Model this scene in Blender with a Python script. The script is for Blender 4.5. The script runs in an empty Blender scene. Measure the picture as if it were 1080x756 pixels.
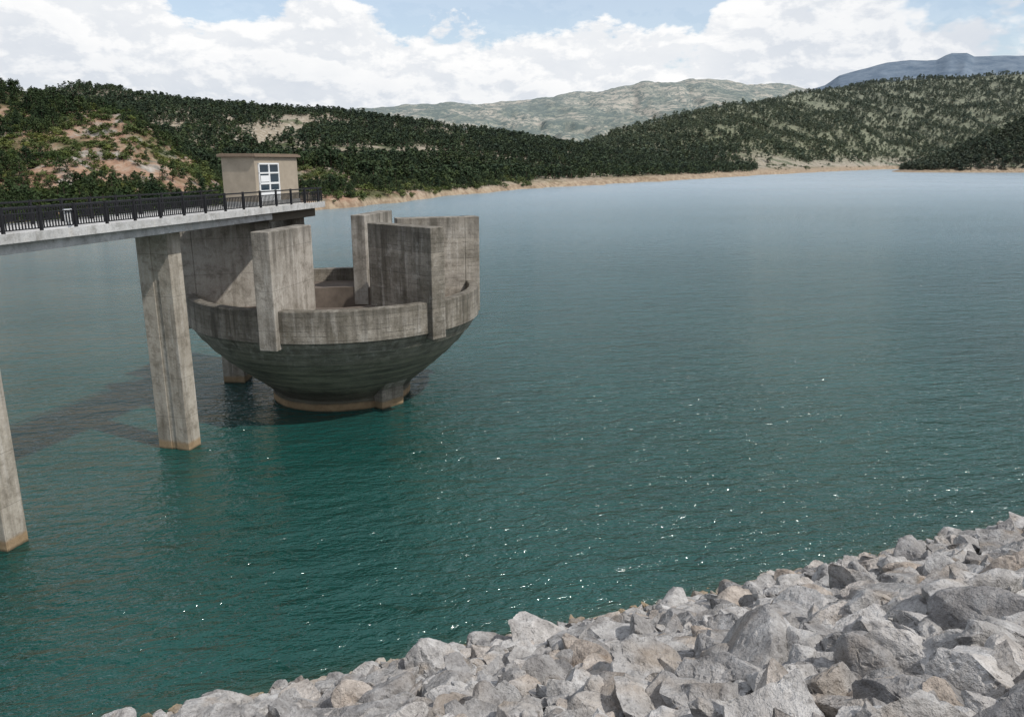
import bpy, bmesh, math, random
import numpy as np
from mathutils import Vector, Matrix, noise as mnoise
random.seed(7); rng=np.random.default_rng(7)
scn=bpy.context.scene
COL=scn.collection
# ---------------------------------------------------------------- node helpers
class NT:
    def __init__(s,nt): s.nt=nt; s.n=nt.nodes; s.l=nt.links
    def new(s,t,**k):
        n=s.n.new(t)
        for a,b in k.items(): setattr(n,a,b)
        return n
    def put(s,sock,v):
        if v is None: return
        if hasattr(v,'is_output') or isinstance(v,bpy.types.NodeSocket): s.l.new(v,sock)
        else: sock.default_value=v
    def math(s,op,a,b=None,c=None,clamp=False):
        n=s.new('ShaderNodeMath',operation=op); n.use_clamp=clamp
        s.put(n.inputs[0],a); s.put(n.inputs[1],b); s.put(n.inputs[2],c); return n.outputs[0]
    def vmath(s,op,a,b=None):
        n=s.new('ShaderNodeVectorMath',operation=op); s.put(n.inputs[0],a); s.put(n.inputs[1],b); return n.outputs[0]
    def noise(s,vec,scale,detail=4,rough=.55,dist=0):
        n=s.new('ShaderNodeTexNoise'); s.put(n.inputs['Vector'],vec)
        n.inputs['Scale'].default_value=scale; n.inputs['Detail'].default_value=detail
        n.inputs['Roughness'].default_value=rough; n.inputs['Distortion'].default_value=dist
        return n.outputs[0]
    def mr(s,v,a,b,c=0,d=1,smooth=False):
        n=s.new('ShaderNodeMapRange'); n.interpolation_type='SMOOTHSTEP' if smooth else 'LINEAR'
        s.put(n.inputs[0],v)
        for i,x in enumerate((a,b,c,d)): s.put(n.inputs[i+1],x)
        return n.outputs[0]
    def mix(s,f,a,b,mode='MIX'):
        n=s.new('ShaderNodeMix',data_type='RGBA',blend_type=mode)
        def cc(v): return (*v,1) if isinstance(v,tuple) and len(v)==3 else v
        s.put(n.inputs[0],f); s.put(n.inputs[6],cc(a)); s.put(n.inputs[7],cc(b)); return n.outputs[2]
    def ramp(s,v,pts,interp='LINEAR'):
        n=s.new('ShaderNodeValToRGB'); cr=n.color_ramp; cr.interpolation=interp
        s.put(n.inputs[0],v)
        while len(cr.elements)<len(pts): cr.elements.new(.5)
        for e,(p,c) in zip(cr.elements,pts):
            e.position=p; e.color=(*c,1) if isinstance(c,tuple) else (c,c,c,1)
        return n.outputs[0]
    def sep(s,v):
        n=s.new('ShaderNodeSeparateXYZ'); s.put(n.inputs[0],v); return n.outputs
    def comb(s,x,y,z):
        n=s.new('ShaderNodeCombineXYZ'); s.put(n.inputs[0],x); s.put(n.inputs[1],y); s.put(n.inputs[2],z); return n.outputs[0]
    def scalev(s,v,xyz): return s.vmath('MULTIPLY',v,xyz)
    def bump(s,h,strength,dist,normal=None):
        n=s.new('ShaderNodeBump'); s.put(n.inputs['Height'],h); n.inputs['Strength'].default_value=strength
        n.inputs['Distance'].default_value=dist
        if normal is not None: s.put(n.inputs['Normal'],normal)
        return n.outputs[0]
def newmat(name):
    m=bpy.data.materials.new(name); m.use_nodes=True
    t=NT(m.node_tree); p=m.node_tree.nodes['Principled BSDF']
    return m,t,p
def setp(t,p,color=None,rough=None,normal=None,spec=None,metal=None):
    if color is not None: t.put(p.inputs['Base Color'],(*color,1) if isinstance(color,tuple) else color)
    if rough is not None: t.put(p.inputs['Roughness'],rough)
    if normal is not None: t.put(p.inputs['Normal'],normal)
    if spec is not None: t.put(p.inputs['Specular IOR Level'],spec)
    if metal is not None: t.put(p.inputs['Metallic'],metal)

def concrete(name,c1,c2,boards=.3,wet=None,panel=False,stain=.6,line=.35,foot=True,top=None):
    m,t,p=newmat(name)
    pos=t.new('ShaderNodeNewGeometry').outputs['Position']
    X,Y,Z=t.sep(pos)[0:3]
    big=t.noise(pos,.45,5,.65)
    col=t.mix(t.mr(big,.38,.64),c1,c2)
    st=t.noise(t.scalev(pos,(1.6,1.6,.13)),1.0,4,.65)
    col=t.mix(t.math('MULTIPLY',t.mr(st,.48,.70),stain),col,(c1[0]*.34,c1[1]*.33,c1[2]*.31))
    st2=t.noise(t.scalev(pos,(2.8,2.8,.22)),1.0,3,.6)
    col=t.mix(t.math('MULTIPLY',t.mr(st2,.55,.70),.5),col,(.52,.49,.44))
    hgt=t.noise(pos,6,5,.7)
    if boards:
        zb=t.math('DIVIDE',t.math('ADD',Z,t.math('MULTIPLY',t.noise(pos,.6,2),.12)),boards)
        fr=t.math('FRACT',zb); fl=t.math('FLOOR',zb)
        wn=t.new('ShaderNodeTexWhiteNoise',noise_dimensions='1D'); t.put(wn.inputs['W'],fl)
        col=t.mix(1,col,t.mix(wn.outputs[0],(.78,.78,.78),(1.08,1.07,1.06)),'MULTIPLY')
        ln=t.math('MULTIPLY',t.math('LESS_THAN',fr,.12),t.mr(t.noise(t.scalev(pos,(1,1,3)),1.3,4,.7),.42,.62))
        lf=t.math('MULTIPLY',ln,line*2)
        col=t.mix(lf,col,(.05,.048,.042))
        hgt=t.math('SUBTRACT',hgt,t.math('MULTIPLY',ln,.5))
    if panel:
        fr=t.math('FRACT',t.math('DIVIDE',t.math('ADD',Z,.4),2.45)); ln=t.math('LESS_THAN',fr,.012)
        col=t.mix(t.math('MULTIPLY',ln,.5),col,(.08,.075,.065))
    bl=t.noise(pos,1.3,6,.75)
    col=t.mix(t.mr(bl,.49,.66,0,.65),col,(c1[0]*.42,c1[1]*.40,c1[2]*.36))
    col=t.mix(t.mr(bl,.32,.44,.45,0),col,(.48,.455,.41))
    if top:
        zt=t.math('ADD',Z,t.math('MULTIPLY',t.math('SUBTRACT',st,.5),5.0))
        col=t.mix(t.mr(zt,top-1.6,top+.4,0,.7),col,(.075,.068,.055))
    if wet:
        w0,w1,wc=wet
        zz=t.math('ADD',Z,t.math('MULTIPLY',t.math('SUBTRACT',st,.5),2.2))
        ly=t.noise(t.scalev(pos,(.25,.25,3.2)),1.0,4,.7)
        col=t.mix(t.mr(zz,w0,w1,.8,0,True),col,t.mix(t.mr(ly,.38,.64),wc,(wc[0]*3.2,wc[1]*3.1,wc[2]*2.9)))
        col=t.mix(t.math('MULTIPLY',t.mr(zz,1.2,2.2,1,0,True),.6),col,(.05,.045,.034))
    if foot:
        zz=t.math('ADD',Z,t.math('MULTIPLY',t.math('SUBTRACT',big,.5),.35))
        col=t.mix(t.mr(zz,.42,.6,.85,0),col,t.mix(t.noise(pos,2,4),(.17,.11,.055),(.42,.30,.17)))
        col=t.mix(t.mr(zz,.0,.14,.8,0),col,(.03,.03,.02))
    fine=t.noise(pos,14,3,.7)
    col=t.mix(1,col,t.mix(fine,(.66,.66,.66),(1.36,1.36,1.36)),'MULTIPLY')
    setp(t,p,col,.9,t.bump(hgt,.6,.05),.25)
    return m
M_tower=concrete('tower_concrete',(.26,.235,.195),(.39,.355,.305),.3,line=.3,top=12.95)
M_bowl=concrete('bowl_concrete',(.23,.215,.175),(.32,.30,.25),.3,wet=(3.4,6.0,(.092,.088,.068)),line=.5)
M_ring=concrete('ring_concrete',(.22,.198,.16),(.35,.318,.27),.3,stain=.8,line=.35,top=8.1)
M_wallA=concrete('fin_concrete',(.30,.272,.232),(.44,.405,.355),0,panel=True,stain=.6,top=12.95)
M_dark=concrete('shaded_fin_concrete',(.18,.163,.133),(.30,.272,.23),.3,stain=.8,line=.4,top=12.95)  # darker fin copy: unlit-side shade put into the colour, plus heavier stains
M_pier=concrete('pier_concrete',(.32,.287,.237),(.45,.41,.345),.0,panel=True,stain=.65)
M_deck=concrete('deck_concrete',(.42,.42,.41),(.54,.54,.53),0,stain=.3,foot=False)
def simple(name,c,rough=.6,metal=0,var=.25,scale=3):
    m,t,p=newmat(name); pos=t.new('ShaderNodeNewGeometry').outputs['Position']
    n=t.noise(pos,scale,5,.65)
    col=t.mix(n,tuple(x*(1-var) for x in c),tuple(min(1,x*(1+var)) for x in c))
    setp(t,p,col,rough,t.bump(n,.2,.02),.3,metal); return m
M_rail=simple('dark_painted_steel',(.018,.018,.02),.5,.2)
M_plaster=simple('house_plaster',(.34,.29,.225),.9,0,.35,1.2)
M_roof=simple('roof_slab',(.20,.15,.11),.9)
M_white=simple('white_paint',(.75,.76,.76),.5,0,.06)
M_glass=simple('door_glass',(.03,.045,.06),.08,0,.1)
M_stub=simple('dark_beam_concrete',(.10,.085,.065),.9)  # own dark concrete colour of the bearing beam
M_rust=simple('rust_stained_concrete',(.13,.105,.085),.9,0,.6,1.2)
# ---------------------------------------------------------------- mesh helpers
class MB:
    def __init__(s): s.v=[]; s.f=[]
    def box(s,o,ex,ey,ez,a0,a1,b0,b1,c0,c1):
        i=len(s.v)
        for c in (c0,c1):
            for (a,b) in ((a0,b0),(a1,b0),(a1,b1),(a0,b1)):
                s.v.append(o+ex*a+ey*b+ez*c)
        for q in ((3,2,1,0),(4,5,6,7),(0,1,5,4),(1,2,6,5),(2,3,7,6),(3,0,4,7)): s.f.append([i+k for k in q])
    def prism(s,o,ex,ey,ez,poly,b0,b1):
        i=len(s.v); n=len(poly)
        for b in (b0,b1):
            for a,c in poly: s.v.append(o+ex*a+ey*b+ez*c)
        s.f.append([i+k for k in range(n)][::-1]); s.f.append([i+n+k for k in range(n)])
        for k in range(n): s.f.append([i+k,i+(k+1)%n,i+n+(k+1)%n,i+n+k])
    def obj(s,name,mat,parent=None,bevel=0,smooth=False):
        me=bpy.data.meshes.new(name); me.from_pydata([tuple(v) for v in s.v],[],s.f); me.materials.append(mat)
        bm=bmesh.new(); bm.from_mesh(me); bmesh.ops.recalc_face_normals(bm,faces=bm.faces); bm.to_mesh(me); bm.free()
        o=bpy.data.objects.new(name,me); COL.objects.link(o)
        if parent: o.parent=parent
        if bevel:
            b=o.modifiers.new('bevel','BEVEL'); b.width=bevel; b.segments=2; b.limit_method='ANGLE'
        return o
def empty(name):
    e=bpy.data.objects.new(name,None); COL.objects.link(e); return e
EX,EY,EZ=Vector((1,0,0)),Vector((0,1,0)),Vector((0,0,1))
def revolve(name,prof,cx,cy,mat,parent,n=96):
    b=MB()
    k=len(prof)
    for i in range(n):
        a=2*math.pi*i/n
        for r,z in prof: b.v.append(Vector((cx+r*math.sin(a),cy-r*math.cos(a),z)))
    for i in range(n):
        j=(i+1)%n
        for q in range(k-1): b.f.append([i*k+q,j*k+q,j*k+q+1,i*k+q+1])
    o=b.obj(name,mat,parent)
    me=o.data
    me.polygons.foreach_set('use_smooth',np.ones(len(me.polygons),bool))
    me.set_sharp_from_angle(angle=math.radians(20))
    return o
# ---------------------------------------------------------------- intake tower
TC=Vector((-12.9,57,0))
tower=empty('intake_tower')
RT,RB=8.1,6.05
revolve('parapet_ring',[(9.7,6.3),(9.7,RT),(9.76,RT+.04),(10.34,RT+.04),(10.4,RT-.04),(10.4,RB+.05),(10.33,RB),(10.0,RB)],*TC.xy,M_ring,tower)
prof=[(10.24,RB+.02),(10.22,RB-.1)]
for r,z in [(9.75,5.2),(9.05,4.35),(8.2,3.5),(7.3,2.7),(6.45,2.0),(5.75,1.45),(5.25,1.0)]:
    prof.append((r,z)); prof.append((r-.10,z-.03))
prof+= [(5.0,.74),(5.08,.72),(5.08,-2)]
revolve('bowl',prof,*TC.xy,M_bowl,tower)
revolve('inner_floor',[(9.75,7.1),(5.0,7.0)],*TC.xy,M_rust,tower)
revolve('inner_shaft',[(5.0,5.8),(5.0,7.3),(4.6,7.3),(4.6,3.0),(0.01,3.0)],*TC.xy,M_rust,tower)
for k,ang in enumerate([-11,49,109,169,229,-71]):
    a=math.radians(ang); R=Vector((math.sin(a),-math.cos(a),0)); T=Vector((math.cos(a),math.sin(a),0))
    b=MB(); th=.58
    ri=5.0 if ang==-11 else 4.5
    b.box(TC,R,T,EZ,ri,9.66,-th,th,5.9,12.95)
    b.box(TC,R,T,EZ,9.66,10.8,-th-.01,th+.01,5.7,12.96)
    mat={-11:M_wallA,-71:M_wallA,169:M_wallA,109:M_tower}.get(ang,M_dark)
    b.obj('fin_wall_%d'%(k+1),mat,tower,.05)
    b=MB()
    if ang in (49,229):
        b.prism(TC,R,T,EZ,[(4.0,-2),(5.75,-2),(5.85,1.4),(6.7,2.4),(4.0,2.6)],-1.0,1.0); b.obj('foot_buttress_%d'%(k+1),M_ring,tower,.06)
b=MB(); b.box(Vector((-22.0,60.2,0)),EX,EY,EZ,-.85,.85,-.9,.9,-2,12.9); b.obj('rear_pier',M_pier,tower,.05)
# ---------------------------------------------------------------- footbridge
D=Vector((.238,.971,0)).normalized(); Nn=Vector((D.y,-D.x,0)); B0=Vector((-20.4,45.2,0))
bridge=empty('access_footbridge')
ZD=13.95
b=MB(); b.box(B0,D,Nn,EZ,-46,16.2,-2.3,2.3,ZD-.28,ZD); b.obj('deck_slab',M_deck,bridge,.02)
b=MB()
for n0 in(-1.95,1.45): b.box(B0,D,Nn,EZ,-46,9.2,n0,n0+.5,ZD-.78,ZD-.283)
b.box(B0,D,Nn,EZ,-46,9.2,-1.44,1.44,ZD-.5,ZD-.284)
b.obj('girders',M_deck,bridge,.02)
b=MB(); b.box(B0,D,Nn,EZ,-46,16.2,2.302,2.36,ZD-.3,ZD+.12); b.box(B0,D,Nn,EZ,-46,16.2,-2.36,-2.302,ZD-.3,ZD+.12); b.obj('kerb_fascia',M_deck,bridge,.01)
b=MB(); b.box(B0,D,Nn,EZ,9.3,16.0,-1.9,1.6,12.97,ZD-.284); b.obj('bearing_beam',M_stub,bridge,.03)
for i,dd in enumerate((0,-13,-26,-39)):
    b=MB(); b.box(B0,D,Nn,EZ,dd-.55,dd+.55,-1.1,1.0,-3,ZD-.79)
    b.box(B0,D,Nn,EZ,dd-.61,dd-.552,-1.1,-.2,-3,ZD-.79); b.box(B0,D,Nn,EZ,dd-.61,dd-.552,.15,1.0,-3,ZD-.79)
    b.obj('pier_%d'%(i+1),M_pier,bridge,.03)
def railing(name,n0,a0,a1,parent):
    b=MB()
    b.box(B0,D,Nn,EZ,a0,a1,n0-.045,n0+.045,ZD+1.08,ZD+1.16)
    b.box(B0,D,Nn,EZ,a0,a1,n0-.025,n0+.025,ZD+.86,ZD+.91)
    b.box(B0,D,Nn,EZ,a0,a1,n0-.025,n0+.025,ZD+.2,ZD+.25)
    x=a0; k=0
    while x<a1:
        if k%12==0: b.box(B0,D,Nn,EZ,x-.06,x+.06,n0-.055,n0+.055,ZD+.0,ZD+1.2)
        else: b.box(B0,D,Nn,EZ,x-.022,x+.022,n0-.022,n0+.022,ZD+.24,ZD+.87)
        x+=.165; k+=1
    return b.obj(name,M_rail,parent)
railing('railing_near',2.2,-46,16.1,bridge); railing('railing_far',-2.2,-46,9.4,bridge)
b=MB(); 
b.box(B0,D,Nn,EZ,16.02,16.1,-.2,2.2,ZD+1.08,ZD+1.16); b.box(B0,D,Nn,EZ,16.02,16.1,-.2,2.2,ZD+.2,ZD+.25)
for k in range(15): b.box(B0,D,Nn,EZ,16.04,16.08,-.2+k*.165,-.165+k*.165,ZD,ZD+1.1)
b.obj('railing_end',M_rail,bridge)
lb=empty('lifebuoy_cabinet'); b=MB()
b.box(B0,D,Nn,EZ,-8.9,-8.35,2.03,2.14,ZD+.35,ZD+.95); b.obj('cabinet',M_white,lb,.05)
b=MB(); b.box(B0,D,Nn,EZ,-8.66,-8.6,2.0,2.18,ZD,ZD+.36); b.obj('post',M_white,lb)
# ---------------------------------------------------------------- valve house
house=empty('valve_house')
h0,h1,n0,n1=9.7,15.5,-1.95,.6; ZT=ZD+3.35
b=MB(); b.box(B0,D,Nn,EZ,h0,h1,n0,n1,ZD+.004,ZT)
b.obj('walls',M_plaster,house,.02)
b=MB(); b.box(B0,D,Nn,EZ,h0-.22,h1+.22,n0-.2,n1+.2,ZT+.003,ZT+.16); b.box(B0,D,Nn,EZ,h0-.1,h1+.1,n0-.1,n1+.1,ZT+.162,ZT+.23); b.obj('roof',M_roof,house,.02)
b=MB(); b.box(B0,D,Nn,EZ,h0-.04,h1+.04,n1+.003,n1+.05,ZD+.004,ZD+.35); b.box(B0,D,Nn,EZ,h0-.05,h0-.003,n0-.02,n1+.05,ZD+.004,ZD+.35);b.obj('plinth',M_deck,house)
b=MB()
fx0,fx1=h0+.35,h0+3.0; z0,z1=ZD+.36,ZD+2.95
for (a,c,e,f) in ((fx0,fx1,z1-.1,z1),(fx0,fx1,z1-.72,z1-.62),(fx0,fx0+.1,z0,z1),(fx1-.1,fx1,z0,z1),((fx0+fx1)/2-.07,(fx0+fx1)/2+.07,z0,z1),(fx0,fx1,z0,z0+.75),(fx0,fx1,z0+1.15,z0+1.28)):
    b.box(B0,D,Nn,EZ,a,c,n1+.01+.001*(e%1),n1+.09+.003*(a%1),e,f)
b.obj('door_frame',M_white,house)
b=MB(); b.box(B0,D,Nn,EZ,fx0+.05,fx1-.05,n1+.004,n1+.04,z0+.05,z1-.05); b.obj('door_glass',M_glass,house)
b=MB(); b.box(B0,D,Nn,EZ,fx0+.15,(fx0+fx1)/2-.1,n1+.092,n1+.1,z0+1.32,z0+1.75); b.obj('notice',M_white,house)
# ---------------------------------------------------------------- terrain
def ob(u,v):
    """bearing slope x/y and elevation slope dz/y of a surveyed landmark"""
    c=(378-v)/820.; yd=.9694+.2453*c
    return (u-540)/820./yd, (-.2453+.9694*c)/yd
def nz(x,y,seed,octs=5,rough=.5):
    out=np.zeros_like(x); amp=1;tot=0
    r=np.random.default_rng(seed); tab=r.random((256,256))
    for o in range(octs):
        xi=np.floor(x).astype(int); yi=np.floor(y).astype(int); fx=x-xi; fy=y-yi
        fx=fx*fx*(3-2*fx); fy=fy*fy*(3-2*fy)
        g=lambda a,c: tab[a%256,c%256]
        out+=amp*((g(xi,yi)*(1-fx)+g(xi+1,yi)*fx)*(1-fy)+(g(xi,yi+1)*(1-fx)+g(xi+1,yi+1)*fx)*fy)
        tot+=amp; amp*=rough; x=x*2.03+17.1; y=y*2.03+5.3
    return out/tot
shore=[(-900,90),(-400,120),(0,158),(145,185),(240,225),(345,285),(420,335),(490,410),(560,500),(630,590),(700,690),(780,900),(860,1250),(935,1750),(1080,1900),(1500,2100)]
sh_s=np.array([(u-540)/848. for u,_ in shore]); sh_y=np.array([y for _,y in shore],float)
RID=[
 dict(p=[(-900,80),(-200,80),(0,96),(50,100),(100,108),(135,119),(165,140),(195,163),(228,192),(250,214),(262,260)],y=[(-900,250),(0,340),(250,300)],w=.46,n=.14,sc=45),
 dict(p=[(-300,115),(-50,105),(40,102),(75,95),(88,93),(100,97),(120,96),(150,103),(200,108),(270,113),(350,121),(420,131),(520,142),(600,152),(650,160),(700,170),(760,182),(800,195)],y=[(-300,900),(400,900),(760,1100)],w=.58,n=.09,sc=150),
 dict(p=[(150,215),(220,190),(300,176),(345,170),(380,176),(430,170),(480,180),(540,190),(600,197),(640,203)],y=[(150,330),(345,430),(640,800)],w=.26,n=.2,sc=35),
 dict(p=[(540,200),(590,172),(620,152),(660,137),(700,127),(760,114),(830,101),(900,90),(960,83),(1080,81),(1500,90)],y=[(560,1500),(760,2000),(900,2900),(1500,3100)],w=.5,n=.10,sc=220),
 dict(p=[(100,125),(300,120),(380,113),(440,108),(470,106),(520,106),(600,99),(640,96),(680,89),(740,85),(800,86),(860,92),(920,104),(1000,120)],y=[(100,5600),(1000,5600)],w=.45,n=.14,sc=420),
 dict(p=[(780,120),(830,102),(870,90),(885,80),(935,66),(960,63),(988,63),(998,58),(1004,56),(1020,56),(1028,60),(1080,58),(1300,66),(1600,90)],y=[(780,10000),(1600,10000)],w=.35,n=.012,sc=900),
]
SPIT=dict(p=[(915,190),(940,181),(960,176),(985,168),(1020,154),(1060,139),(1080,132),(1200,105),(1500,90)])
for R in RID+[SPIT]:
    q=[ob(u,v) for u,v in R['p']]; R['s']=np.array([a for a,_ in q]); R['e']=np.array([c for _,c in q])
for R in RID:
    R['ys']=np.array([(u-540)/860. for u,_ in R['y']]); R['yy']=np.array([c for _,c in R['y']],float)
def height(s,y):
    x=s*y
    ys=np.interp(s,sh_s,sh_y)*(1+.05*(nz(x/40+50,y/40+9,3,4)-.5)*2)
    farb=np.clip((ys-450)/600,0,1)
    land=1.2+(3.5+5*farb)*np.clip((y-ys)/(ys*(.12+.05*farb)),0,1)+2.0*nz(x/12,y/12,11,3)
    for i,R in enumerate(RID):
        yc=np.interp(s,R['ys'],R['yy']); e=np.interp(s,R['s'],R['e'])
        yc=yc*(1+.03*(nz(x/R['sc']*.5+9,s*9,30+i,3)-.5))
        zc=np.maximum(17+e*yc,0)
        y0=np.minimum(np.maximum(yc*(1-R['w']),np.interp(s,sh_s,sh_y)*1.01),yc*.95)
        t=np.clip((y-y0)/(yc-y0),0,1); bk=np.clip((y-yc)/(yc*.35),0,1)
        f=np.where(y<yc,t**1.15,1-bk**1.5*.95)
        nn=nz(x/R['sc']+i*7,y/R['sc'],50+i,6,.55)-.5
        gul=np.abs(nz(x/R['sc']*1.3+i*3,y/R['sc']*.8,70+i,4)-.5)*2
        hh=zc*f*(1+R['n']*2*nn)-(zc*.38*(.25-gul).clip(0,1)*4*f*(1-f))
        land=np.maximum(land,hh)
    m=np.clip((y-ys)/(ys*.035),0,1); m=m*m*(3-2*m)
    h=-3+(land+3)*m
    e=np.interp(s,SPIT['s'],SPIT['e']); zc=17+e*1420; zc=np.where(s<SPIT['s'][0],-3,zc)
    f0=1260*(1+.03*(nz(x/60,y/60,91,3)-.5)); t=np.clip((y-f0)/(1420-f0),0,1); bk=np.clip((y-1420)/280,0,1)
    f=np.where(y<1420,t**.7,1-bk**1.4)
    hs=-3+(zc+3)*f*(1+.25*(nz(x/60+3,y/60,92,5)-.5))
    hs=np.where((f>0)&(zc>-2.9),hs,-3)
    return np.maximum(h,hs)
sc=np.concatenate([np.linspace(-1.6,-.74,50)[:-1],np.linspace(-.74,.74,900),np.linspace(.74,1.6,50)[1:]])
yr=np.geomspace(85,13500,430)
S,YY=np.meshgrid(sc,yr,indexing='ij'); Hh=height(S,YY)
V=np.stack([S*YY,YY,Hh],-1).reshape(-1,3)
ni,nj=S.shape; I,J=np.meshgrid(np.arange(ni-1),np.arange(nj-1),indexing='ij'); a=(I*nj+J).ravel()
F=np.stack([a,a+nj,a+nj+1,a+1],-1)
def np_mesh(name,V,F):
    me=bpy.data.meshes.new(name); me.vertices.add(len(V)); me.vertices.foreach_set('co',V.astype(np.float32).ravel())
    k=F.shape[1]; me.loops.add(F.size); me.loops.foreach_set('vertex_index',F.astype(np.int32).ravel())
    me.polygons.add(len(F)); me.polygons.foreach_set('loop_start',np.arange(0,F.size,k,dtype=np.int32)); me.polygons.foreach_set('loop_total',np.full(len(F),k,dtype=np.int32))
    me.update(calc_edges=True); me.validate(); return me
me=np_mesh('hills',V,F)
me.polygons.foreach_set('use_smooth',np.ones(len(F),bool))
hills=bpy.data.objects.new('hills',me); COL.objects.link(hills)
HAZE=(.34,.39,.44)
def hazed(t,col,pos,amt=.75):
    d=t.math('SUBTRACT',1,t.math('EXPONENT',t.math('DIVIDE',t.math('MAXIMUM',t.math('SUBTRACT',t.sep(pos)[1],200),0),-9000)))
    return t.mix(t.math('MULTIPLY',d,amt),col,HAZE)  # aerial haze mixed into base colour, growing with distance along Y
m,t,p=newmat('hillside_soil'); pos=t.new('ShaderNodeNewGeometry').outputs['Position']; X,Y,Z=t.sep(pos)[0:3]
n1=t.noise(pos,.03,5,.65); n2=t.noise(pos,.25,5,.7); n3=t.noise(pos,.008,4,.6); n4=t.noise(pos,.07,5,.7)
soil=t.ramp(n2,[(.3,(.17,.095,.065)),(.5,(.29,.185,.125)),(.7,(.36,.29,.23))])
soil=t.mix(t.mr(n4,.50,.60,0,.9),soil,t.ramp(n2,[(.35,(.10,.097,.085)),(.55,(.28,.27,.24)),(.7,(.42,.40,.37))]))
pale=t.ramp(n2,[(.3,(.18,.15,.10)),(.5,(.27,.225,.165)),(.66,(.40,.37,.31))])
grass=t.ramp(n2,[(.3,(.03,.042,.016)),(.6,(.075,.09,.034)),(.8,(.15,.14,.075))])
c=t.mix(t.mr(Y,320,460),soil,pale)
c=t.mix(t.math('MULTIPLY',t.mr(n1,.50,.62),t.mr(Y,240,420,.75,1)),c,grass)
gy=t.ramp(n2,[(.3,(.06,.072,.028)),(.55,(.13,.135,.06)),(.7,(.27,.245,.17))])
c=t.mix(t.math('MULTIPLY',t.mr(Y,1000,1500),t.mr(Z,10,34,0,.9)),c,gy)
ter=t.math('FRACT',t.math('ADD',t.math('DIVIDE',Z,42.0),t.math('MULTIPLY',n3,3)))
sp=t.noise(pos,.025,4,.9); sp2=t.noise(pos,.0035,4,.6)
open_=t.mix(t.mr(sp2,.42,.58),(.18,.185,.11),(.37,.32,.23))
open_=t.mix(t.math('MULTIPLY',t.math('LESS_THAN',ter,.35),.75),open_,(.08,.09,.045))
cf=t.mix(t.mr(t.math('ADD',sp,t.math('MULTIPLY',t.math('SUBTRACT',sp2,.5),-.35)),.46,.54),open_,(.03,.05,.02))
c=t.mix(t.mr(Y,3100,3500),c,cf)
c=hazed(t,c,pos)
mt=t.mr(Y,6400,6800); c=t.mix(mt,c,t.mix(t.mr(t.noise(t.scalev(pos,(1,1,2)),.005,5,.7),.35,.65),(.09,.125,.17),(.165,.205,.25)))  # far mountain: blue of distant haze painted straight into base colour
c=t.mix(t.mr(Z,t.mr(Y,400,900,1.5,5),t.mr(Y,400,1000,3.4,10),.9,0),c,t.mix(t.mr(n2,.4,.6),(.20,.145,.10),(.35,.28,.20)))
setp(t,p,c,.95,t.bump(n2,.6,1.0),.1)
me.materials.append(m)
me=np_mesh('ground',np.array([[-30000,-20000,-6],[30000,-20000,-6],[30000,40000,-6],[-30000,40000,-6]],float),np.array([[0,1,2,3]]))
me.materials.append(simple('bed_soil',(.2,.16,.1),.95)); o=bpy.data.objects.new('ground',me); COL.objects.link(o)
# ---------------------------------------------------------------- water
me=np_mesh('water',np.array([[-4000,-60,0],[4000,-60,0],[4000,5000,0],[-4000,5000,0]],float),np.array([[0,1,2,3]]))
m,t,p=newmat('reservoir_water'); pos=t.new('ShaderNodeNewGeometry').outputs['Position']; Y=t.sep(pos)[1]
rot=t.new('ShaderNodeVectorRotate',rotation_type='Z_AXIS'); t.put(rot.inputs['Vector'],pos); rot.inputs['Angle'].default_value=math.radians(-10)
P=rot.outputs[0]
w1=t.noise(t.scalev(P,(.85,1.8,1)),1.0,3,.6,.5)
w2=t.noise(t.scalev(P,(2.6,5.0,1)),1.0,2,.6,.4)
w3=t.noise(t.scalev(P,(.20,.58,1)),1.0,2,.5,.3)
hh=t.math('ADD',t.math('MULTIPLY',w1,.66),t.math('ADD',t.math('MULTIPLY',w2,.20),t.math('MULTIPLY',w3,1.05)))
gust=t.noise(t.scalev(P,(.010,.028,1)),1.0,4,.6)
bmp=t.new('ShaderNodeBump'); t.put(bmp.inputs['Height'],hh); t.put(bmp.inputs['Strength'],t.mr(gust,.3,.7,.8,1.0)); bmp.inputs['Distance'].default_value=.62
dt=t.math('ADD',t.math('MULTIPLY',t.sep(pos)[0],-.355),t.math('MULTIPLY',Y,.935))
col=t.mix(t.mr(t.noise(pos,.05,3),.35,.65),(.004,.046,.038),(.007,.060,.051))
col=t.mix(t.mr(dt,22.4,25.2,.55,0,True),col,(.05,.065,.035))
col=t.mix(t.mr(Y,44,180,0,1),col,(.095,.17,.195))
col=t.mix(t.mr(Y,130,600),col,(.29,.37,.42))  # both Y mixes paint distant sky reflection into the water's base colour
ro=t.math('ADD',t.mr(Y,30,400,.07,.22),t.mr(gust,.35,.65,-.01,.04))
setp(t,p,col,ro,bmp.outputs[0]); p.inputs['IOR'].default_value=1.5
me.materials.append(m); o=bpy.data.objects.new('water',me); COL.objects.link(o)
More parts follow.
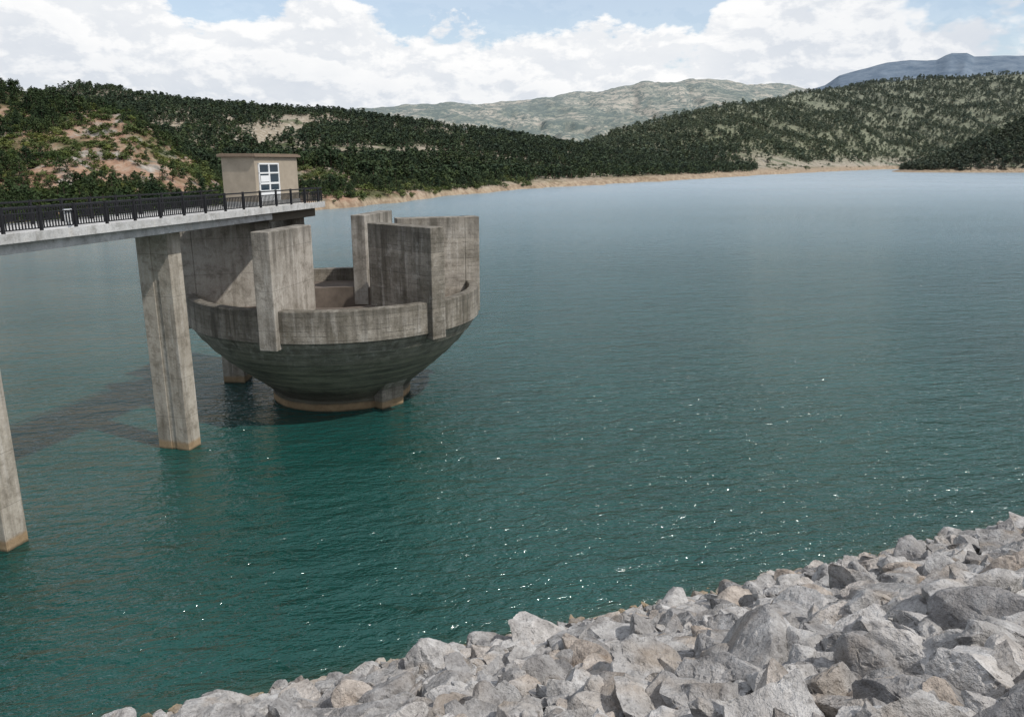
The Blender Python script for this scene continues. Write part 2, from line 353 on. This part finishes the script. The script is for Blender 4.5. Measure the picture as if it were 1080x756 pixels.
# ---------------------------------------------------------------- instancing
def instancer(name,pts,rots,scls,idx,coll):
    me=bpy.data.meshes.new(name); me.vertices.add(len(pts)); me.vertices.foreach_set('co',pts.astype(np.float32).ravel())
    for nm,ty,d,key in (('rot','FLOAT_VECTOR',rots,'vector'),('scl','FLOAT_VECTOR',scls,'vector'),('idx','INT',idx,'value')):
        at=me.attributes.new(nm,ty,'POINT'); at.data.foreach_set(key,d.astype(np.int32 if ty=='INT' else np.float32).ravel())
    o=bpy.data.objects.new(name,me); COL.objects.link(o)
    g=bpy.data.node_groups.new(name+'_nodes','GeometryNodeTree')
    g.interface.new_socket('Geometry',in_out='INPUT',socket_type='NodeSocketGeometry'); g.interface.new_socket('Geometry',in_out='OUTPUT',socket_type='NodeSocketGeometry')
    gi=g.nodes.new('NodeGroupInput'); go=g.nodes.new('NodeGroupOutput'); ip=g.nodes.new('GeometryNodeInstanceOnPoints'); ci=g.nodes.new('GeometryNodeCollectionInfo')
    ci.inputs['Collection'].default_value=coll; ci.inputs['Separate Children'].default_value=True; ci.inputs['Reset Children'].default_value=True
    ip.inputs['Pick Instance'].default_value=True
    def na(nm,ty):
        n=g.nodes.new('GeometryNodeInputNamedAttribute'); n.data_type=ty; n.inputs['Name'].default_value=nm
        return [s for s in n.outputs if s.enabled and s.name=='Attribute'][0]
    L=g.links.new
    L(gi.outputs[0],ip.inputs['Points']); L(ci.outputs[0],ip.inputs['Instance']); L(na('idx','INT'),ip.inputs['Instance Index'])
    L(na('rot','FLOAT_VECTOR'),ip.inputs['Rotation']); L(na('scl','FLOAT_VECTOR'),ip.inputs['Scale']); L(ip.outputs[0],go.inputs[0])
    o.modifiers.new('scatter','NODES').node_group=g
    return o
# ---- rocks
m,t,p=newmat('limestone_rock'); oi=t.new('ShaderNodeObjectInfo').outputs['Random']; pos=t.new('ShaderNodeNewGeometry').outputs['Position']
n1=t.noise(pos,2.2,5,.7); n2=t.noise(pos,11,4,.75); n3=t.noise(pos,.8,2,.6)
c=t.ramp(n1,[(.3,(.20,.195,.19)),(.48,(.365,.355,.345)),(.7,(.55,.545,.535))])
c=t.mix(t.math('MULTIPLY',t.mr(n3,.53,.70),.55),c,(.33,.26,.19))
c=t.mix(1,c,t.ramp(oi,[(0,(.64,.63,.63)),(.5,(.96,.95,.94)),(.88,(1.15,1.14,1.13)),(1,(1.0,.88,.77))]),'MULTIPLY')
c=t.mix(t.mr(n2,.54,.68,0,.65),c,(.085,.08,.074))
c=t.mix(t.mr(n2,.25,.42,.45,0),c,(.64,.63,.61))
zz=t.math('ADD',t.sep(pos)[2],t.math('MULTIPLY',t.math('SUBTRACT',n3,.5),.8))
c=t.mix(t.mr(zz,.45,.95,.8,0),c,t.mix(n1,(.18,.12,.06),(.42,.32,.19)))
c=t.mix(t.mr(zz,.0,.18,.8,0),c,(.035,.033,.02))
hb=t.math('ADD',n1,t.math('MULTIPLY',n2,.45))
setp(t,p,c,.92,t.bump(hb,1.0,.14),.2)
M_rock=m
rc=bpy.data.collections.new('rock_shapes')
for k in range(14):
    bm=bmesh.new(); bmesh.ops.create_icosphere(bm,subdivisions=5,radius=1)
    r=random.Random(k+3)
    pl=[]
    for _ in range(r.randint(9,13)):
        d=Vector((r.gauss(0,1),r.gauss(0,1),r.gauss(0,1))).normalized(); pl.append((d,r.uniform(.42,.78)))
    pl.append((Vector((r.uniform(-.3,.3),r.uniform(-.3,.3),1)).normalized(),r.uniform(.45,.65)))
    off=Vector((k*9.1,3,k*2.))
    for v in bm.verts:
        c=v.co.copy()
        c+=c*(mnoise.noise(c*1.3+off)*.25)
        for d,h in pl:
            q=c.dot(d)-h-.035*mnoise.noise(c*2.3+off+d*5)
            if q>0: c-=d*q*.98
        nn=c.normalized()
        c+=nn*(mnoise.fractal(c*3.6+off,.75,2.1,5)*.035)
        st=mnoise.noise(c*1.9-off); c+=nn*(-.045 if abs(st)<.03 else 0)
        v.co=c*1.25
    me=bpy.data.meshes.new('rock'); bm.to_mesh(me); bm.free(); me.materials.append(M_rock)
    me.polygons.foreach_set('use_smooth',np.ones(len(me.polygons),bool))
    me.set_sharp_from_angle(angle=math.radians(24))
    rc.objects.link(bpy.data.objects.new('rock_%02d'%k,me))
TT=np.array([.935,.355]); NN=np.array([-.355,.935]); SL=.61; S0=23.6
pts=[];rots=[];scl=[]
def addrocks(sp,smin,smax,lift,prob=1,s0=.3,s1=23.9,pw=1.6):
    a=-22.
    while a<48:
        s=s0
        while s<s1:
            if random.random()<prob:
                aa=a+random.uniform(-.5,.5)*sp; ss=s+random.uniform(-.5,.5)*sp
                sz=smin+(smax-smin)*random.random()**pw
                if ss>19.5: sz*=max(.42,1-(ss-19.5)*.15)
                xy=TT*aa+NN*ss
                z=(S0-ss)*SL+(lift-.25)*sz+random.uniform(-.1,.1)
                pts.append((xy[0],xy[1],z)); rots.append([random.uniform(-.6,.6)+.3,random.uniform(-.6,.6),random.uniform(0,6.28)])
                scl.append([sz*random.uniform(.9,1.4),sz*random.uniform(.75,1.15),sz*random.uniform(.6,.95)])
            s+=sp
        a+=sp
addrocks(.95,.38,.88,.0)
addrocks(.75,.22,.5,.3,.75)
addrocks(.5,.10,.26,.2,.55,s1=23.8)
addrocks(.3,.05,.15,.2,.8,s0=22.3,s1=24.3)
pts=np.array(pts)
keep=(np.hypot(pts[:,0],pts[:,1])>3.6)
instancer('riprap_rocks',pts[keep],np.array(rots)[keep],np.array(scl)[keep],rng.integers(0,14,keep.sum()),rc)
V=[];F=[]
arr=np.linspace(-60,110,120); ss=list(np.linspace(0.0,34,60))
rows=[(-60,S0*SL-1.6),(-8,S0*SL-.1)]+[(s,(S0-s)*SL-.35) for s in ss]
for a in arr:
    for s,z in rows:
        xy=TT*a+NN*s; V.append((xy[0],xy[1],z))
nr=len(rows)
for i in range(len(arr)-1):
    for j in range(nr-1): F.append((i*nr+j,i*nr+j+1,(i+1)*nr+j+1,(i+1)*nr+j))
me=np_mesh('dam_embankment',np.array(V),np.array(F)); me.flip_normals(); me.materials.append(simple('embankment_gravel',(.15,.13,.105),.95,0,.5,4))
o=bpy.data.objects.new('dam_embankment',me); COL.objects.link(o)
# ---- trees
def leafmat(name,c1,c2):
    m,t,p=newmat(name); pos=t.new('ShaderNodeNewGeometry').outputs['Position']; r=t.new('ShaderNodeObjectInfo').outputs['Random']
    n=t.noise(pos,.05,2,.6)
    c=t.mix(t.mr(n,.35,.65),c1,c2)
    c=t.mix(1,c,t.ramp(r,[(0,(.65,.72,.65)),(.5,(1,1,1)),(1,(1.3,1.18,.88))]),'MULTIPLY')
    Y=t.sep(pos)[1]
    c=t.mix(t.math('MULTIPLY',t.mr(Y,950,1700,0,.9),1),c,t.mix(r,(.042,.065,.024),(.11,.125,.048)))  # sunlit far hills against cloud-shaded near ones, put into leaf colour
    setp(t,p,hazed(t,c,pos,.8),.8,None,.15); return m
M_leaf=leafmat('pine_needles',(.020,.037,.016),(.050,.074,.028)); M_bush=leafmat('shrub_leaves',(.045,.072,.022),(.11,.13,.045)); M_bark=simple('pine_bark',(.09,.06,.045),.9)
M_spit=leafmat('dark_pine_needles',(.012,.02,.012),(.03,.04,.02))
def tree(name,seed,kind,coll):
    r=random.Random(seed); V=[];F=[];mi=[]
    def cone(p0,p1,r0,r1,n=5):
        i=len(V); ax=(p1-p0).normalized(); u=ax.orthogonal().normalized(); w=ax.cross(u)
        for P_,R_ in((p0,r0),(p1,r1)):
            for k in range(n): V.append(P_+(u*math.cos(6.283*k/n)+w*math.sin(6.283*k/n))*R_)
        for k in range(n): F.append((i+k,i+(k+1)%n,i+n+(k+1)%n,i+n+k)); mi.append(1)
    if kind in('pine','far'):
        top=Vector((r.uniform(-.05,.05),r.uniform(-.05,.05),.97)); cone(Vector((0,0,-.1)),top,.028,.006,5 if kind=='pine' else 3)
        cl=[]
        nc=26 if kind=='pine' else 11
        for k in range(nc):
            z=r.uniform(.14,.98); f=(z-.12)/.86
            rad=(.26*(1-f)**.7+.035)*r.uniform(.45,1.1)*(1 if f>.15 else .8); a=r.uniform(0,6.283)
            c=Vector((math.cos(a)*rad,math.sin(a)*rad,z)); cl.append((c,.085+.05*(1-f)))
            if k%3==0 and kind=='pine': cone(Vector((0,0,z-.04)),c,.008,.003,3)
        nl,ls=(11,.056) if kind=='pine' else (5,.12)
    else:
        cl=[]
        for k in range(12):
            a=r.uniform(0,6.283); q=r.random()**.5*.5; z=r.uniform(.15,.8)*(1-q*.6); c=Vector((math.cos(a)*q,math.sin(a)*q,z)); cl.append((c,.2)); 
            if k%3==0: cone(Vector((0,0,-.1)),c,.02,.006,3)
        nl,ls=12,.11
    for c,R_ in cl:
        for _ in range(nl):
            d=Vector((r.gauss(0,1),r.gauss(0,1),r.gauss(0,.7)))*R_*.6; q=c+d
            u=Vector((r.gauss(0,1),r.gauss(0,1),r.gauss(0,.6))).normalized(); w=u.orthogonal().normalized()
            w=(Matrix.Rotation(r.uniform(0,6.28),3,u)@w); s=ls*r.uniform(.6,1.3); i=len(V)
            V.extend([q-u*s,q+w*s*.55,q+u*s,q-w*s*.55]); F.append((i,i+1,i+2,i+3)); mi.append(0)
    me=bpy.data.meshes.new(name); me.from_pydata([tuple(v) for v in V],[],F)
    me.materials.append(M_bush if kind=='bush' else (M_spit if coll.name.startswith('spit') else M_leaf)); me.materials.append(M_bark); me.polygons.foreach_set('material_index',mi)
    coll.objects.link(bpy.data.objects.new(name,me))
pc=bpy.data.collections.new('pine_shapes'); pf=bpy.data.collections.new('far_pine_shapes'); bc=bpy.data.collections.new('shrub_shapes'); spc=bpy.data.collections.new('spit_pine_shapes')
for k in range(7): tree('pine_%d'%k,k,'pine',pc)
for k in range(5): tree('far_pine_%d'%k,20+k,'far',pf); tree('spit_pine_%d'%k,60+k,'far',spc)
for k in range(4): tree('shrub_%d'%k,40+k,'bush',bc)
def sample(n,u0,u1,y0,y1):
    s=rng.uniform((u0-540)/848.,(u1-540)/848.,n); y=np.sqrt(rng.uniform(y0*y0,y1*y1,n)); return s,y
def forest(n,u0,u1,y0,y1,h0,h1,thr,fs,seed,soft=.06,zmin=3.2,shoreoff=0,bare=[]):
    s,y=sample(n,u0,u1,y0,y1); x=s*y; z=height(s,y)
    d=nz(x/fs,y/fs,seed,4); ys=np.interp(s,sh_s,sh_y)
    for bx,by,br,bry in bare: d=d-.26*np.clip(1.4-np.hypot((x-bx)/br,(y-by)/bry),0,.5)
    ok=(z>zmin)&(d>thr+rng.normal(0,soft,n))&((y>ys*(1+shoreoff))|(y<ys*.9))
    return np.stack([x,y,z-.2],-1)[ok], rng.uniform(h0,h1,ok.sum())*(1+.25*rng.normal(0,1,ok.sum()).clip(-1.5,1.5))
def plant(name,parts,coll,nk,wid=(.85,1.35)):
    PT=np.concatenate([a for a,_ in parts]); SZ=np.concatenate([b for _,b in parts]); n=len(PT)
    rt=np.zeros((n,3)); rt[:,2]=rng.uniform(0,6.28,n); rt[:,0]=rng.normal(0,.04,n); wd=rng.uniform(*wid,n)
    print(name,n)
    return instancer(name,PT,rt,np.stack([SZ*wd,SZ*wd,SZ],-1),rng.integers(0,nk,n),coll)
BARE=[(-118,282,26,45),(-150,262,20,30),(-205,300,25,25),(-160,315,14,14)]
plant('pine_forest',[forest(9500,-250,270,165,400,2.8,5.0,.475,22,101,.09,bare=BARE),
  forest(4200,200,640,300,520,3.2,5.0,.48,30,103)],pc,7)
plant('pine_forest',[forest(42000,-150,800,400,1150,4,7,.36,70,102,.09,zmin=4.5),
  forest(46000,540,1250,1100,3300,7,12,.33,150,104,.12,zmin=14,shoreoff=.02)],pf,5,(.95,1.5))
plant('pine_forest',[forest(8000,915,1200,1255,1650,6,9,.2,120,105,zmin=3.5)],spc,5,(1.2,1.8))
plant('shoreline_shrubs',[forest(3800,-250,300,160,330,1.2,2.6,.42,20,201,zmin=1.6),
  forest(4500,200,560,280,560,1.4,3.0,.46,25,202,zmin=1.6),
  forest(3500,560,1000,600,2100,2,4,.52,60,203,zmin=4.5)],bc,4,(1.1,1.6))
# ---------------------------------------------------------------- world, sun
SUN_EL=math.radians(52); SUN_ROT=math.radians(120)
w=bpy.data.worlds.new('World'); scn.world=w; w.use_nodes=True; t=NT(w.node_tree)
w.cycles.sampling_method='MANUAL'; w.cycles.sample_map_resolution=512
bg=w.node_tree.nodes['Background']; out=w.node_tree.nodes['World Output']
sky=t.new('ShaderNodeTexSky',sky_type='NISHITA'); sky.sun_disc=False; sky.sun_elevation=SUN_EL; sky.sun_rotation=SUN_ROT; sky.dust_density=1.0; sky.ozone_density=1.0
t.put(bg.inputs[0],sky.outputs[0]); bg.inputs[1].default_value=.15
g=t.new('ShaderNodeTexCoord').outputs['Generated']; x,y,z=t.sep(g)[0:3]
az=t.math('ARCTAN2',x,y); el=t.math('ARCSINE',z)
cv=t.comb(t.math('MULTIPLY',az,1.0),t.math('MULTIPLY',el,1.9),0.37)
tp=[(0,0),(130,-6),(180,14),(230,24),(300,14),(370,2),(430,22),(560,28),(640,34),(690,52),(735,50),(775,-5),(820,-50),(1080,-70)]
ramp=t.ramp(t.mr(az,-.6,.6),[((math.atan((u-540)/865.)+.6)/1.2,(.00112*(170-v))/.35) for u,v in tp])
top=t.math('MULTIPLY',ramp,.35)
nA=t.noise(cv,9,7,.6,.15); nB=t.noise(t.vmath('ADD',cv,(3.1,0.02,0)),22,4,.6)
lim=t.math('ADD',top,t.math('MULTIPLY',t.math('SUBTRACT',nA,.5),.15))
mask=t.mr(t.math('SUBTRACT',lim,el),-.003,.014,0,1,True)
hol=t.mr(t.noise(t.vmath('ADD',cv,(7,1,0)),5,5,.6),.32,.42,0,1,True)
mask=t.math('MULTIPLY',mask,t.math('MAXIMUM',hol,t.mr(az,.15,.25,1,0)))
hi=t.noise(t.comb(t.math('MULTIPLY',x,2.2),t.math('MULTIPLY',y,2.2),t.math('MULTIPLY',z,4)),1.3,5,.6)
mask2=t.math('MULTIPLY',t.mr(hi,.36,.60,0,.9,True),t.mr(el,.17,.4))  # high clouds, mostly above view, added to brighten water reflections
mask3=t.mr(el,.02,.16,.75,.28,True)
mask=t.math('MAXIMUM',t.math('MAXIMUM',mask,mask2),mask3)
nC=t.noise(t.vmath('ADD',cv,(.006,.018,0)),9,7,.6,.15)
edge=t.mr(t.math('SUBTRACT',nA,nC),-.03,.05,0,1)
shade=t.math('MULTIPLY',t.mr(t.math('SUBTRACT',lim,el),.0,.10,1,.15),.62)
lit=t.math('ADD',shade,t.math('MULTIPLY',edge,.6))
lit=t.math('ADD',lit,t.math('MULTIPLY',t.math('SUBTRACT',nB,.5),.5),clamp=True)
cc=t.mix(lit,(.70,.745,.81),(1,1,1))
bg2=t.new('ShaderNodeBackground'); t.put(bg2.inputs[0],cc); bg2.inputs[1].default_value=1.0
ms=t.new('ShaderNodeMixShader'); t.put(ms.inputs[0],mask); t.l.new(bg.outputs[0],ms.inputs[1]); t.l.new(bg2.outputs[0],ms.inputs[2]); t.l.new(ms.outputs[0],out.inputs[0])
sl=bpy.data.lights.new('sun','SUN'); sl.energy=3.3; sl.angle=math.radians(1.2); sl.color=(1,.96,.90)
so=bpy.data.objects.new('sun',sl); COL.objects.link(so)
sd=Vector((math.sin(SUN_ROT)*math.cos(SUN_EL),math.cos(SUN_ROT)*math.cos(SUN_EL),math.sin(SUN_EL)))
so.rotation_euler=sd.to_track_quat('Z','Y').to_euler(); so.location=(0,0,100)
scn.view_settings.view_transform='Standard'; scn.view_settings.look='None'; scn.view_settings.exposure=0
# ---------------------------------------------------------------- camera
cd=bpy.data.cameras.new('camera'); cam=bpy.data.objects.new('camera',cd); COL.objects.link(cam)
cam.location=(0,0,17); cam.rotation_euler=(math.radians(90-14.2),0,0)
cd.sensor_width=36; cd.lens=27.33; cd.clip_end=60000; cd.clip_start=.1
scn.camera=cam
